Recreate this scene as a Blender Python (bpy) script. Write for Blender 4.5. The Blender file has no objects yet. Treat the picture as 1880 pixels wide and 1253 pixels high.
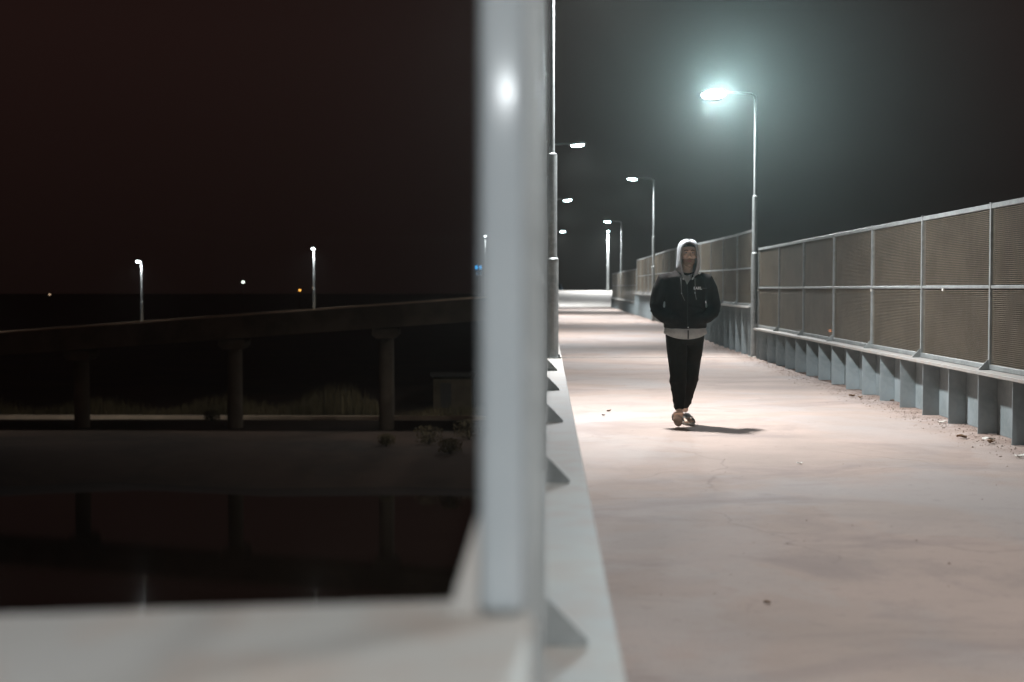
import bpy, bmesh, math, random
from mathutils import Vector, Matrix
from mathutils.bvhtree import BVHTree
R = math.radians
random.seed(7)
SC = bpy.context.scene
COL = SC.collection

# ------------------------------------------------------------------ camera
cd = bpy.data.cameras.new('camera'); cam = bpy.data.objects.new('camera', cd); COL.objects.link(cam)
CZ = 1.31
cam.location = (0, 0, CZ)
cam.rotation_euler = (R(90 - 2.11), 0, R(1.45))
cd.lens = 50; cd.sensor_width = 36
cd.clip_start = 0.05; cd.clip_end = 3000
cd.dof.use_dof = True; cd.dof.focus_distance = 13.6; cd.dof.aperture_fstop = 2.0
SC.camera = cam
# ------------------------------------------------------------------ night sky
w = bpy.data.worlds.new('World'); SC.world = w; w.use_nodes = True
bg = w.node_tree.nodes['Background']
bg.inputs['Strength'].default_value = 0.0125
_n = w.node_tree.nodes; _l = w.node_tree.links          # urban night sky: a little darker towards the horizon
_tc = _n.new('ShaderNodeTexCoord'); _sx = _n.new('ShaderNodeSeparateXYZ'); _cr = _n.new('ShaderNodeValToRGB')
_l.new(_tc.outputs['Generated'], _sx.inputs[0]); _l.new(_sx.outputs['Z'], _cr.inputs[0]); _l.new(_cr.outputs[0], bg.inputs['Color'])
_cr.color_ramp.elements[0].position = 0.0; _cr.color_ramp.elements[0].color = (.48, .225, .19, 1)
_cr.color_ramp.elements[1].position = .17; _cr.color_ramp.elements[1].color = (1.0, .46, .39, 1)
# ------------------------------------------------------------------ exposure and sampling
SC.view_settings.view_transform = 'Standard'; SC.view_settings.look = 'None'
SC.view_settings.exposure = 0; SC.view_settings.gamma = 1
SC.cycles.use_denoising = True
SC.cycles.max_bounces = 5; SC.cycles.diffuse_bounces = 3; SC.cycles.glossy_bounces = 3
SC.cycles.volume_bounces = 0; SC.cycles.transmission_bounces = 4; SC.cycles.transparent_max_bounces = 8
SC.cycles.sample_clamp_indirect = 4
SC.cycles.caustics_reflective = False; SC.cycles.caustics_refractive = False
LAMP_P = 2900.0          # watts of one street lamp
LAMP_C = (.945, .975, 1.0)
HAZE = 0.0006
F = 2611.0              # only used here to turn measured widths into metres

# ------------------------------------------------------------------ helpers
def tag(o, label=None, cat=None, group=None, kind=None):
    if label: o['label'] = label
    if cat: o['category'] = cat
    if group: o['group'] = group
    if kind: o['kind'] = kind
    return o
def thing(name, loc, label, cat, group=None, rz=0):
    o = bpy.data.objects.new(name, None); COL.objects.link(o)
    o.location = loc; o.rotation_euler = (0, 0, rz); o.empty_display_size = .2
    return tag(o, label, cat, group)
def link_mesh(name, me, mat, parent=None, loc=(0, 0, 0)):
    o = bpy.data.objects.new(name, me); COL.objects.link(o)
    if mat and not me.materials: me.materials.append(mat)
    o.location = loc
    if parent: o.parent = parent
    return o
def build(name, bm, mat, parent=None, loc=(0, 0, 0), smooth=False):
    me = bpy.data.meshes.new(name)
    bmesh.ops.recalc_face_normals(bm, faces=bm.faces)
    bm.to_mesh(me); bm.free()
    if smooth:
        for p in me.polygons: p.use_smooth = True
    return link_mesh(name, me, mat, parent, loc)
def box(bm, x0, x1, y0, y1, z0, z1, g=None):
    g = g or (lambda y: 0)
    vs = [bm.verts.new((x, y, z + g(y))) for x in (x0, x1) for y in (y0, y1) for z in (z0, z1)]
    for f in ((0,1,3,2),(4,6,7,5),(0,4,5,1),(2,3,7,6),(0,2,6,4),(1,5,7,3)):
        bm.faces.new([vs[i] for i in f])
    return vs
def prism(bm, pts, axis, a0, a1):
    """extrude a polygon of 2-D points; axis 'x','y','z' is the direction of extrusion"""
    def P(p, a):
        return {'x': (a, p[0], p[1]), 'y': (p[0], a, p[1]), 'z': (p[0], p[1], a)}[axis]
    A = [bm.verts.new(P(p, a0)) for p in pts]; B = [bm.verts.new(P(p, a1)) for p in pts]
    n = len(pts)
    bm.faces.new(A); bm.faces.new(B[::-1])
    for i in range(n): bm.faces.new((A[i], A[(i+1) % n], B[(i+1) % n], B[i]))
def tube(bm, pts, segs=12, cap=True):
    """pts: (x,y,z,rx,ry) elliptic sections along a path"""
    rings = []
    n = len(pts)
    for i, p in enumerate(pts):
        a = Vector(pts[max(0, i-1)][:3]); b = Vector(pts[min(n-1, i+1)][:3])
        t = (b - a).normalized()
        ref = Vector((0, 1, 0)) if abs(t.y) < .85 else Vector((0, 0, 1))
        u = ref.cross(t).normalized(); v = t.cross(u).normalized()
        rx = p[3]; ry = p[4] if len(p) > 4 else p[3]
        rings.append([bm.verts.new(Vector(p[:3]) + u*rx*math.cos(2*math.pi*k/segs) + v*ry*math.sin(2*math.pi*k/segs)) for k in range(segs)])
    for i in range(n-1):
        for k in range(segs):
            bm.faces.new((rings[i][k], rings[i][(k+1) % segs], rings[i+1][(k+1) % segs], rings[i+1][k]))
    if cap: bm.faces.new(rings[0][::-1]); bm.faces.new(rings[-1])
    return rings
def ball(bm, c, r, segs=16, rot=None):
    m = Matrix.Translation(c) @ (rot.to_4x4() if rot else Matrix.Identity(4)) @ Matrix.Diagonal((r[0], r[1], r[2], 1))
    bmesh.ops.create_uvsphere(bm, u_segments=segs, v_segments=max(6, segs*2//3), radius=1, matrix=m)
def bevel(o, wdt=.004, seg=2):
    m = o.modifiers.new('bevel', 'BEVEL'); m.width = wdt; m.segments = seg; m.limit_method = 'ANGLE'
    return o
def remesh(name, bm, voxel, smooth, mat, parent, loc=(0, 0, 0)):
    me = bpy.data.meshes.new(name); bmesh.ops.recalc_face_normals(bm, faces=bm.faces); bm.to_mesh(me); bm.free()
    t = bpy.data.objects.new('tmp', me); COL.objects.link(t)
    m = t.modifiers.new('r', 'REMESH'); m.mode = 'VOXEL'; m.voxel_size = voxel
    s = t.modifiers.new('s', 'SMOOTH'); s.iterations = smooth; s.factor = .5
    dg = bpy.context.evaluated_depsgraph_get(); dg.update()
    out = bpy.data.meshes.new_from_object(t.evaluated_get(dg))
    bpy.data.objects.remove(t); out.name = name
    for p in out.polygons: p.use_smooth = True
    out.materials.clear()
    return link_mesh(name, out, mat, parent, loc)
def bez(a, b, t): return a + (b - a)*t
def sstep(x): x = max(0, min(1, x)); return x*x*(3-2*x)

# ------------------------------------------------------------------ materials
def mat(name, col, rough=.6, metal=0., spec=.5, col2=None, scale=4., detail=6., stretch=(1, 1, 1), bump=0., bscale=40., col3=None, scale3=30., fac3=.5, lo=.4, hi=.6):
    m = bpy.data.materials.new(name); m.use_nodes = True
    nt = m.node_tree; b = nt.nodes['Principled BSDF']
    b.inputs['Roughness'].default_value = rough; b.inputs['Metallic'].default_value = metal
    b.inputs['Specular IOR Level'].default_value = spec
    b.inputs['Base Color'].default_value = (*col, 1)
    tc = nt.nodes.new('ShaderNodeTexCoord'); mp = nt.nodes.new('ShaderNodeMapping')
    mp.inputs['Scale'].default_value = stretch
    nt.links.new(tc.outputs['Object'], mp.inputs['Vector'])
    cur = None
    def layer(base, c, sc, l, h, f, dt=detail):
        n = nt.nodes.new('ShaderNodeTexNoise'); n.inputs['Scale'].default_value = sc; n.inputs['Detail'].default_value = dt
        nt.links.new(mp.outputs['Vector'], n.inputs['Vector'])
        r = nt.nodes.new('ShaderNodeMapRange'); r.inputs['From Min'].default_value = l; r.inputs['From Max'].default_value = h; r.inputs['To Max'].default_value = f
        nt.links.new(n.outputs['Fac'], r.inputs['Value'])
        x = nt.nodes.new('ShaderNodeMix'); x.data_type = 'RGBA'
        nt.links.new(r.outputs['Result'], x.inputs['Factor'])
        if base is None: x.inputs['A'].default_value = (*col, 1)
        else: nt.links.new(base, x.inputs['A'])
        x.inputs['B'].default_value = (*c, 1)
        return x.outputs['Result']
    if col2: cur = layer(cur, col2, scale, lo, hi, 1)
    if col3: cur = layer(cur, col3, scale3, .45, .7, fac3)
    if cur is not None: nt.links.new(cur, b.inputs['Base Color'])
    if bump:
        n = nt.nodes.new('ShaderNodeTexNoise'); n.inputs['Scale'].default_value = bscale; n.inputs['Detail'].default_value = 5
        nt.links.new(mp.outputs['Vector'], n.inputs['Vector'])
        bp = nt.nodes.new('ShaderNodeBump'); bp.inputs['Strength'].default_value = bump; bp.inputs['Distance'].default_value = .01
        nt.links.new(n.outputs['Fac'], bp.inputs['Height']); nt.links.new(bp.outputs['Normal'], b.inputs['Normal'])
    return m
def emis(name, col, s):
    m = bpy.data.materials.new(name); m.use_nodes = True
    b = m.node_tree.nodes['Principled BSDF']
    b.inputs['Base Color'].default_value = (.8, .8, .8, 1)
    b.inputs['Emission Color'].default_value = (*col, 1); b.inputs['Emission Strength'].default_value = s
    return m
M = dict(
 galv=mat('galvanised_steel', (.27, .285, .28), .5, .15, .5, (.2, .21, .205), 3, col3=(.33, .345, .34), scale3=25, bump=.15, bscale=60),
 mesh=mat('fence_mesh_steel', (.20, .165, .12), .6, .1, .4, (.155, .125, .09), 2.5, col3=(.23, .195, .16), scale3=9),
 paint=mat('pale_painted_steel', (.34, .325, .30), .68, .0, .4, (.32, .31, .295), 1.5, col3=(.33, .25, .2), scale3=7, fac3=.55, bump=.1),
 fin=mat('blue_grey_painted_steel', (.275, .315, .33), .5, .0, .5, (.2, .235, .24), 2.5, col3=(.3, .33, .33), scale3=22, bump=.1),
 concrete=mat('deck_edge_concrete', (.3, .27, .24), .85, 0, .3, (.22, .2, .18), 1.2, bump=.4),
 viad=mat('viaduct_concrete', (.26, .205, .145), .85, 0, .3, (.17, .13, .09), .35, col3=(.12, .09, .065), scale3=.9, bump=.4, bscale=6),
 edge=mat('pale_edge_rail', (.80, .61, .42), .6, 0, .4, (.68, .52, .36), 1.),
 soil=mat('dark_soil', (.055, .033, .022), .95, 0, .2, (.033, .022, .015), .12, col3=(.07, .046, .03), scale3=.9, bump=.6, bscale=2),
 head=mat('lamp_housing', (.3, .31, .32), .4, .3),
 jacket=mat('black_fleece', (.010, .0075, .007), .95, 0, .1, (.015, .011, .010), 12, bump=.5, bscale=45),
 trousers=mat('black_cotton', (.012, .009, .007), .95, 0, .1, (.017, .012, .0095), 9, bump=.5, bscale=30),
 grey=mat('light_grey_jersey', (.50, .51, .52), .9, 0, .2, (.41, .42, .43), 14, bump=.5, bscale=60),
 hem=mat('grey_jersey_hem', (.40, .41, .40), .9, 0, .2, (.33, .34, .33), 14, bump=.5, bscale=60),
 skin=mat('brown_skin', (.66, .47, .35), .55, 0, .4, (.57, .39, .29), 20),
 hair=mat('dark_hair', (.025, .016, .011), .8, 0, .3),
 beard=mat('short_beard', (.36, .24, .17), .8, 0, .2, (.27, .175, .12), 60),
 lip=mat('lips', (.28, .12, .09), .5),
 white=mat('eye_white', (.5, .47, .44), .3),
 cord=mat('grey_cord', (.2, .19, .18), .8),
 sandal=mat('grey_rubber', (.46, .46, .43), .7, 0, .3, (.28, .28, .26), 18),
 sole=mat('worn_brown_sole', (.48, .38, .31), .8, 0, .3, (.34, .27, .22), 10),
 letter=mat('white_print', (.85, .85, .85), .8), faint=mat('faded_grey_print', (.085, .08, .08), .8),
 zipm=mat('dark_zip', (.03, .03, .03), .4, .5),
 leaf=mat('dry_leaf', (.20, .12, .07), .8, 0, .3, (.12, .07, .04), 30), paper=mat('white_paper_scrap', (.75, .73, .68), .8, 0, .3, (.6, .57, .5), 40),
 reed=mat('dry_reeds', (.16, .12, .06), .9, 0, .2, (.10, .08, .04), .3),
 shed=mat('pale_render', (.15, .115, .075), .9, 0, .2, (.11, .085, .055), .8), dark=mat('dark_sheet', (.07, .06, .05), .8),
 car=mat('light_blue_car_paint', (.35, .5, .65), .25, .3), glass=mat('car_glass', (.02, .03, .04), .08), tyre=mat('tyre_rubber', (.02, .02, .02), .9),
)
L = dict(lens=emis('lit_lamp_lens', (.68, .96, 1.0), 60), lens_far=emis('lit_far_lamp_lens', (.85, .98, 1.0), 25),
 big=emis('lit_glaring_lens', (.78, .95, 1.0), 50),
 warm=emis('distant_warm_light', (1, .45, .08), 3), pale=emis('distant_pale_light', (.8, .9, .8), 4), dim=emis('distant_dim_light', (.8, .55, .35), 1.4),
 blue=emis('lit_blue_sign', (.0, .32, .75), 1.8), blued=emis('dim_blue_sign', (.0, .2, .4), .25), orange=emis('distant_orange_light', (1, .3, .08), 1.6), beam=emis('lit_headlight', (.7, .9, 1), 2.5))

# the walking surface: worn pinkish concrete with pale, bluish scuffed patches and darker bands
def walk_material():
    m = bpy.data.materials.new('worn_pink_concrete'); m.use_nodes = True
    nt = m.node_tree; N = nt.nodes; b = N['Principled BSDF']
    b.inputs['Roughness'].default_value = .82; b.inputs['Specular IOR Level'].default_value = .3
    tc = N.new('ShaderNodeTexCoord')
    def noise(sc, stretch, det=5, rough=.55, off=0, dist=0.):
        mp = N.new('ShaderNodeMapping'); mp.inputs['Scale'].default_value = stretch; mp.inputs['Location'].default_value = (off, off*.7, 0)
        nt.links.new(tc.outputs['Object'], mp.inputs['Vector'])
        n = N.new('ShaderNodeTexNoise'); n.inputs['Scale'].default_value = sc; n.inputs['Detail'].default_value = det; n.inputs['Roughness'].default_value = rough
        n.inputs['Distortion'].default_value = dist
        nt.links.new(mp.outputs['Vector'], n.inputs['Vector']); return n.outputs['Fac']
    def rng(s, a, b_, c=0, d=1):
        r = N.new('ShaderNodeMapRange'); r.inputs['From Min'].default_value = a; r.inputs['From Max'].default_value = b_
        r.inputs['To Min'].default_value = c; r.inputs['To Max'].default_value = d
        nt.links.new(s, r.inputs['Value']); return r.outputs['Result']
    def mix(f, a, b_):
        x = N.new('ShaderNodeMix'); x.data_type = 'RGBA'
        nt.links.new(f, x.inputs['Factor'])
        for k, v in (('A', a), ('B', b_)):
            if isinstance(v, tuple): x.inputs[k].default_value = (*v, 1)
            else: nt.links.new(v, x.inputs[k])
        return x.outputs['Result']
    def math_(op, a, b_):
        x = N.new('ShaderNodeMath'); x.operation = op
        for i, v in enumerate((a, b_)):
            if isinstance(v, (int, float)): x.inputs[i].default_value = v
            else: nt.links.new(v, x.inputs[i])
        return x.outputs[0]
    c = mix(rng(noise(.8, (1, 1.3, 1)), .38, .62), (.45, .342, .29), (.38, .295, .25))
    c = mix(rng(noise(.42, (.9, .8, 1), 7, .6, off=9, dist=.7), .47, .6, 0, .6), c, (.40, .37, .36))
    c = mix(rng(noise(.7, (.8, 1.1, 1), 8, .65, off=31, dist=1.), .52, .64, 0, .5), c, (.26, .205, .19))
    c = mix(rng(noise(.33, (1, .8, 1), 9, .62, off=70, dist=.5), .535, .56, 0, .3), c, (.44, .39, .36))
    def cracks(sc, off, w_):
        mp = N.new('ShaderNodeMapping'); mp.inputs['Location'].default_value = (off, off, 0); nt.links.new(tc.outputs['Object'], mp.inputs['Vector'])
        nz = N.new('ShaderNodeTexNoise'); nz.inputs['Scale'].default_value = sc*2.2; nz.inputs['Detail'].default_value = 6; nt.links.new(mp.outputs['Vector'], nz.inputs['Vector'])
        av = N.new('ShaderNodeVectorMath'); av.operation = 'MULTIPLY_ADD'; av.inputs[1].default_value = (.5/sc, .5/sc, 0); nt.links.new(nz.outputs['Color'], av.inputs[0]); nt.links.new(mp.outputs['Vector'], av.inputs[2])
        v = N.new('ShaderNodeTexVoronoi'); v.feature = 'DISTANCE_TO_EDGE'; v.inputs['Scale'].default_value = sc; nt.links.new(av.outputs[0], v.inputs['Vector'])
        return rng(v.outputs['Distance'], 0, w_, 1, 0)
    c = mix(math_('MULTIPLY', cracks(.35, 4, .004), rng(noise(.5, (1, 1, 1), off=12), .48, .6, 0, .35)), c, (.13, .10, .09))
    c = mix(rng(noise(9, (1, 1, 1), 8, .7, off=3), .55, .75, 0, .4), c, (.22, .18, .16))
    c = mix(rng(noise(120, (1, 1, 1), 3, .7, off=5), .5, .72, 0, .5), c, (.2, .17, .155))
    # darker bluish band behind the expansion joint and dirt along the barrier
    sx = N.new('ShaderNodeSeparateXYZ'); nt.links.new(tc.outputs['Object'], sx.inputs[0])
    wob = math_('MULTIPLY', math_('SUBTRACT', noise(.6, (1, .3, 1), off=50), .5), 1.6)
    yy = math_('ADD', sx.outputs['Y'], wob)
    dark_band = math_('MULTIPLY', rng(yy, 30.2, 31.2), rng(yy, 33.5, 41, 1, 0))
    c = mix(math_('MULTIPLY', dark_band, .33), c, (.095, .10, .105))
    st2 = math_('MULTIPLY', rng(yy, 76, 80), rng(yy, 84, 88, 1, 0))
    c = mix(math_('MULTIPLY', st2, .3), c, (.15, .14, .135))
    dirt = math_('MULTIPLY', rng(sx.outputs['X'], 3.45, 3.95), rng(noise(3, (1, 1, 1), off=77), .3, .6))
    c = mix(math_('MULTIPLY', dirt, .7), c, (.20, .13, .10))
    nt.links.new(c, b.inputs['Base Color'])
    bp = N.new('ShaderNodeBump'); bp.inputs['Strength'].default_value = .5; bp.inputs['Distance'].default_value = .01
    nt.links.new(noise(70, (1, 1, 1), 6, .7), bp.inputs['Height']); nt.links.new(bp.outputs['Normal'], b.inputs['Normal'])
    return m
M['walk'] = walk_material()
M['ramp'] = mat('pale_ramp_concrete', (.40, .38, .35), .85, 0, .3, (.34, .32, .30), .4, col3=(.28, .26, .24), scale3=2)

# ------------------------------------------------------------------ ground profile
def g(y):                                    # the deck climbs gently beyond the second lamp
    return .13*sstep((y-29)/20) + .03*sstep((y-55)/30)
def gz(y):
    if y < 90: return g(y)
    if y < 112: return .16 + 1.02*sstep((y-90)/26)/sstep(22/26)
    return 1.18 - .95*sstep((y-112)/11)
# ------------------------------------------------------------------ terrain, water, walkway
bm = bmesh.new()                             # one sheet of low ground to the horizon, dropping into the canal near the bridge
xs = [-1500, -600, -250] + [-120 + 8*i for i in range(31)] + [250, 600, 1500]
ys = [-400, -100, -20, 10, 40, 58, 66, 69] + [70 + 1.5*i for i in range(9)] + [84.5, 88, 92] + [95 + 4*i for i in range(7)] + [140, 180, 260, 400, 800, 1500, 2600]
def tz(x, y):
    z = -8.0 - 2.2*(1-sstep((y-70+1.4*math.sin(x*.35)+.7*math.sin(x*.9+1))/12))
    if 84 < y < 300: z += .25*math.sin(x*.21+y*.4)*math.sin(y*.33+1)*(0 if 98 < y < 102 else 1)*.6
    # embankment that carries the far landing of the walkway
    e = sstep((y-97)/14)*sstep((7.5+.0*y-abs(x-3))/6+.9) if y > 96 else 0
    return z
gv = [[bm.verts.new((x, y, tz(x, y))) for x in xs] for y in ys]
for j in range(len(ys)-1):
    for i in range(len(xs)-1): bm.faces.new((gv[j][i], gv[j][i+1], gv[j+1][i+1], gv[j+1][i]))
o = build('ground', bm, M['soil'], smooth=True); tag(o, kind='structure')
bm = bmesh.new()
box(bm, -700, 700, -300, 82, -9.35, -9.3)
wm = mat('dark_canal_water', (.015, .010, .007), .06, 0, .5, bump=.015, bscale=.8)
tag(build('water', bm, wm), kind='structure')
def strip(name, x0, x1, y0, y1, m, thick, step=1.):
    bm = bmesh.new(); n = max(1, int((y1-y0)/step)); rows = []
    for i in range(n+1):
        y = y0 + (y1-y0)*i/n; z = gz(y)
        rows.append([bm.verts.new(p) for p in ((x0, y, z), (x1, y, z), (x1, y, z-thick), (x0, y, z-thick))])
    for a, b in zip(rows, rows[1:]):
        for k in range(4): bm.faces.new((a[k], a[(k+1) % 4], b[(k+1) % 4], b[k]))
    bm.faces.new(rows[0]); bm.faces.new(rows[-1][::-1])
    return tag(build(name, bm, m), kind='structure')
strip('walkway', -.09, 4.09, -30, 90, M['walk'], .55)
strip('landing', -1, 9, 90.01, 150, M['ramp'], 9.5)
bm = bmesh.new()
box(bm, .16, 3.82, 27.0, 27.03, 0, .004); tag(build('expansion_joint', bm, M['galv']), kind='structure')

# ------------------------------------------------------------------ fence mesh panel (shared)
def panel_mesh(name, length, h, pitch=.0178, sw=.0052, vp=.034, vw=.0024):
    bm = bmesh.new()
    n = int(h/pitch)
    for i in range(n):
        z = (i+.5)*h/n
        # each horizontal fold is a slightly tilted blade
        a = [(-.0022, z-sw/2), (.0022, z-sw/2+.001), (.0022, z+sw/2), (-.0022, z+sw/2-.001)]
        prism(bm, a, 'y', 0, length)
    n = int(length/vp)
    for i in range(n):
        y = (i+.5)*length/n
        prism(bm, [(-.0008, y-vw/2), (.0008, y-vw/2), (.0008, y+vw/2), (-.0008, y+vw/2)], 'z', 0, h)
    me = bpy.data.meshes.new(name); bmesh.ops.recalc_face_normals(bm, faces=bm.faces); bm.to_mesh(me); bm.free()
    me.materials.append(M['mesh']); return me
BAY = 2.353
PH = .715
PM = panel_mesh('mesh_panel', BAY-.05, PH-.0)
def gusset_mesh(s, wdt=.085, h=.1):
    bm = bmesh.new(); prism(bm, [(.0, .0), (s*wdt, 0), (s*wdt, .012), (0, h)], 'y', -.004, .004)
    me = bpy.data.meshes.new('gusset'); bmesh.ops.recalc_face_normals(bm, faces=bm.faces); bm.to_mesh(me); bm.free()
    me.materials.append(M['galv']); return me
def post_mesh(h, wx=.04, wy=.04):
    bm = bmesh.new(); box(bm, -wx/2, wx/2, -wy/2, wy/2, 0, h)
    box(bm, -wx/2-.003, wx/2+.003, -wy/2-.003, wy/2+.003, h, h+.006)
    me = bpy.data.meshes.new('post'); bmesh.ops.recalc_face_normals(bm, faces=bm.faces); bm.to_mesh(me); bm.free()
    me.materials.append(M['galv']); return me
GM = {1: gusset_mesh(1), -1: gusset_mesh(-1)}
PO = post_mesh(1.505)
def rail(name, par, x0, x1, z0, z1, ys, base):
    """one long rail, a box swept through the post positions"""
    bm = bmesh.new(); rows = []
    for y in ys:
        z = g(y)
        rows.append([bm.verts.new(p) for p in ((x0, y, z0+z), (x1, y, z0+z), (x1, y, z1+z), (x0, y, z1+z))])
    for a, b in zip(rows, rows[1:]):
        for k in range(4): bm.faces.new((a[k], a[(k+1) % 4], b[(k+1) % 4], b[k]))
    bm.faces.new(rows[0]); bm.faces.new(rows[-1][::-1])
    return bevel(build(name, bm, M['galv'], par), .003, 1)
def fence(X, s, ys, zb, label, group):
    """X plane, s = direction of the walkway (+1: walkway lies at larger x), ys = post positions, zb = height it stands on"""
    t = thing('mesh_fence', (X, ys[0], zb+g(ys[0])), label, 'fence', group)
    off = Vector((-X, -ys[0], -zb-g(ys[0])))
    def put(o, loc): o.parent = t; o.location = Vector(loc)+off
    for y in ys:
        p = link_mesh('post', PO, None); put(p, (X, y, zb+g(y)))
        q = link_mesh('gusset', GM[s], None, p, (s*.021, 0, 0))
    for z0, z1, dx in ((1.455, 1.50, .017), (.735, .765, .015), (.004, .05, .017)):
        r = rail({0: 'top_rail'}.get(0) if z0 > 1 else ('middle_rail' if z0 > .5 else 'bottom_rail'), None, X-dx, X+dx, zb+z0, zb+z1, ys, 0)
        put(r, (0, 0, 0))
    for a, b in zip(ys, ys[1:]):
        k = (b-a-.05)/(BAY-.05)
        for z in (.045, .752):
            o = link_mesh('mesh_panel', PM, None); put(o, (X, a+.025, zb+z+g(a))); o.scale = (1, k, .975)
            o.rotation_euler = (math.atan((g(b)-g(a))/(b-a)), 0, 0)
    return t
def parapet(X, s, y0, y1, zt, fins, label, group, rust=False):
    """steel parapet under the fence: ledge plate, back plate and standing fins on the walkway side"""
    lip = X + s*.17; finx = X + s*.13; back = X - s*.04
    t = thing('parapet', (X, y0, g(y0)), label, 'parapet', group)
    off = Vector((-X, -y0, -g(y0)))
    n = max(1, int((y1-y0)/2.4)); ys = [y0 + (y1-y0)*i/n for i in range(n+1)]
    def sweep(name, pts, m):
        bm = bmesh.new(); rows = [[bm.verts.new((p[0], y, p[1]+g(y))) for p in pts] for y in ys]; k_ = len(pts)
        for a, b in zip(rows, rows[1:]):
            for k in range(k_): bm.faces.new((a[k], a[(k+1) % k_], b[(k+1) % k_], b[k]))
        bm.faces.new(rows[0]); bm.faces.new(rows[-1][::-1])
        o = build(name, bm, m, t); o.location = off; return o
    bevel(sweep('ledge', [(lip, zt-.032), (lip, zt), (X-s*.07, zt), (X-s*.07, zt-.012), (lip-s*.014, zt-.012), (lip-s*.014, zt-.032)], M['paint']), .003, 1)
    sweep('back_plate', [(back, .004), (back, zt-.0125), (back-s*.02, zt-.0125), (back-s*.02, .004)], M['fin'])
    for y in fins:
        bm = bmesh.new(); xa, xb = sorted((finx, back+s*.001))
        box(bm, xa, xb, -.006, .006, .004, zt-.034)
        o = build('fin', bm, M['fin'], t); o.location = Vector((0, y, g(y)))+off
    return t
FX, LX = 4.0, -.025
f1 = [27.06-BAY*i for i in range(12)][::-1]
fence(FX, -1, f1, .575, 'long galvanised mesh fence in the right foreground, ending at the glaring lamp', 'mesh fences along the walkway')
parapet(FX, -1, f1[0]-.6, 26.6, .575, [11.93+.945*k for k in range(-9, 16)]+[26.5], 'blue-grey finned steel parapet under the fence in the right foreground', 'steel parapets along the walkway')
f2 = [27.75+2.42*i for i in range(16)]
fence(FX, -1, f2, .965, 'raised mesh fence behind the glaring lamp post, past the walker\'s shoulder', 'mesh fences along the walkway')
parapet(FX, -1, 27.35, 64.2, .965, [27.6+.95*k for k in range(39)], 'higher finned parapet behind the walker, beginning at the glaring lamp post', 'steel parapets along the walkway')
f3 = [64.5+2.4*i for i in range(11)]
fence(FX, -1, f3, .575, 'farthest and lowest mesh fence on the right, beside the twin far lamps', 'mesh fences along the walkway')
parapet(FX, -1, 64.25, 89, .575, [64.7+.95*k for k in range(25)], 'farthest parapet on the right, ending where the pale ramp begins', 'steel parapets along the walkway')
fl = [1.675, 2.85]+[2.85+2.4*i for i in range(1, 11)]
fence(LX, 1, fl, .59, 'mesh fence seen edge-on, running from the blurred post to the close left lamp post', 'mesh fences along the walkway')
parapet(LX, 1, 1.74, 27.2, .59, [2.2+.945*k for k in range(26)], 'parapet with pale ledge and blurred gussets along the left of the walkway', 'steel parapets along the walkway')
fl2 = [27.75+2.4*i for i in range(26)]
fence(LX, 1, fl2, .59, 'far mesh fence behind the close left lamp post', 'mesh fences along the walkway')
parapet(LX, 1, 27.3, 89, .59, [27.6+.95*k for k in range(64)], 'far left parapet behind the close left lamp post', 'steel parapets along the walkway')

# near raised corner: a wall ledge turning off to the left, and the close out-of-focus post on it
t = thing('corner_wall', (-.02, 1.25, 0), 'blurred pale wall with rounded top crossing the lower left, nearest to the viewer', 'wall')
bm = bmesh.new(); arc = [(-.06+.06*math.cos(R(a)), .398+.06*math.sin(R(a))) for a in range(0, 100, 10)]; prism(bm, [(0, 0)]+arc+[(-1.8, .16), (-1.8, -.3)], 'z', 0, .90)
bevel(build('wall_body', bm, M['paint'], t), .02, 4)
bm = bmesh.new(); arc = [(-.06+.064*math.cos(R(a)), .40+.064*math.sin(R(a))) for a in range(0, 100, 10)]; prism(bm, [(.004, -.006)]+arc+[(-1.8, .168), (-1.8, -.306)], 'z', .901, .936)
bevel(build('coping', bm, M['paint'], t), .016, 5)
t = thing('steel_post', (-.052, 1.625, .937), 'tall out-of-focus grey steel post nearest the viewer, with a lamp glint on it', 'post')
bm = bmesh.new(); box(bm, -.027, .027, -.02, .02, 0, 1.6)
M['nearpost'] = mat('smooth_grey_painted_post', (.32, .35, .36), .09, .0, .55, (.28, .31, .325), 2.)
bevel(build('upright', bm, M['nearpost'], t), .014, 6)
bm = bmesh.new(); prism(bm, [(-.027, 0), (-.062, 0), (-.027, .115)], 'y', -.012, .012)
build('gusset', bm, M['paint'], t)

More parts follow.
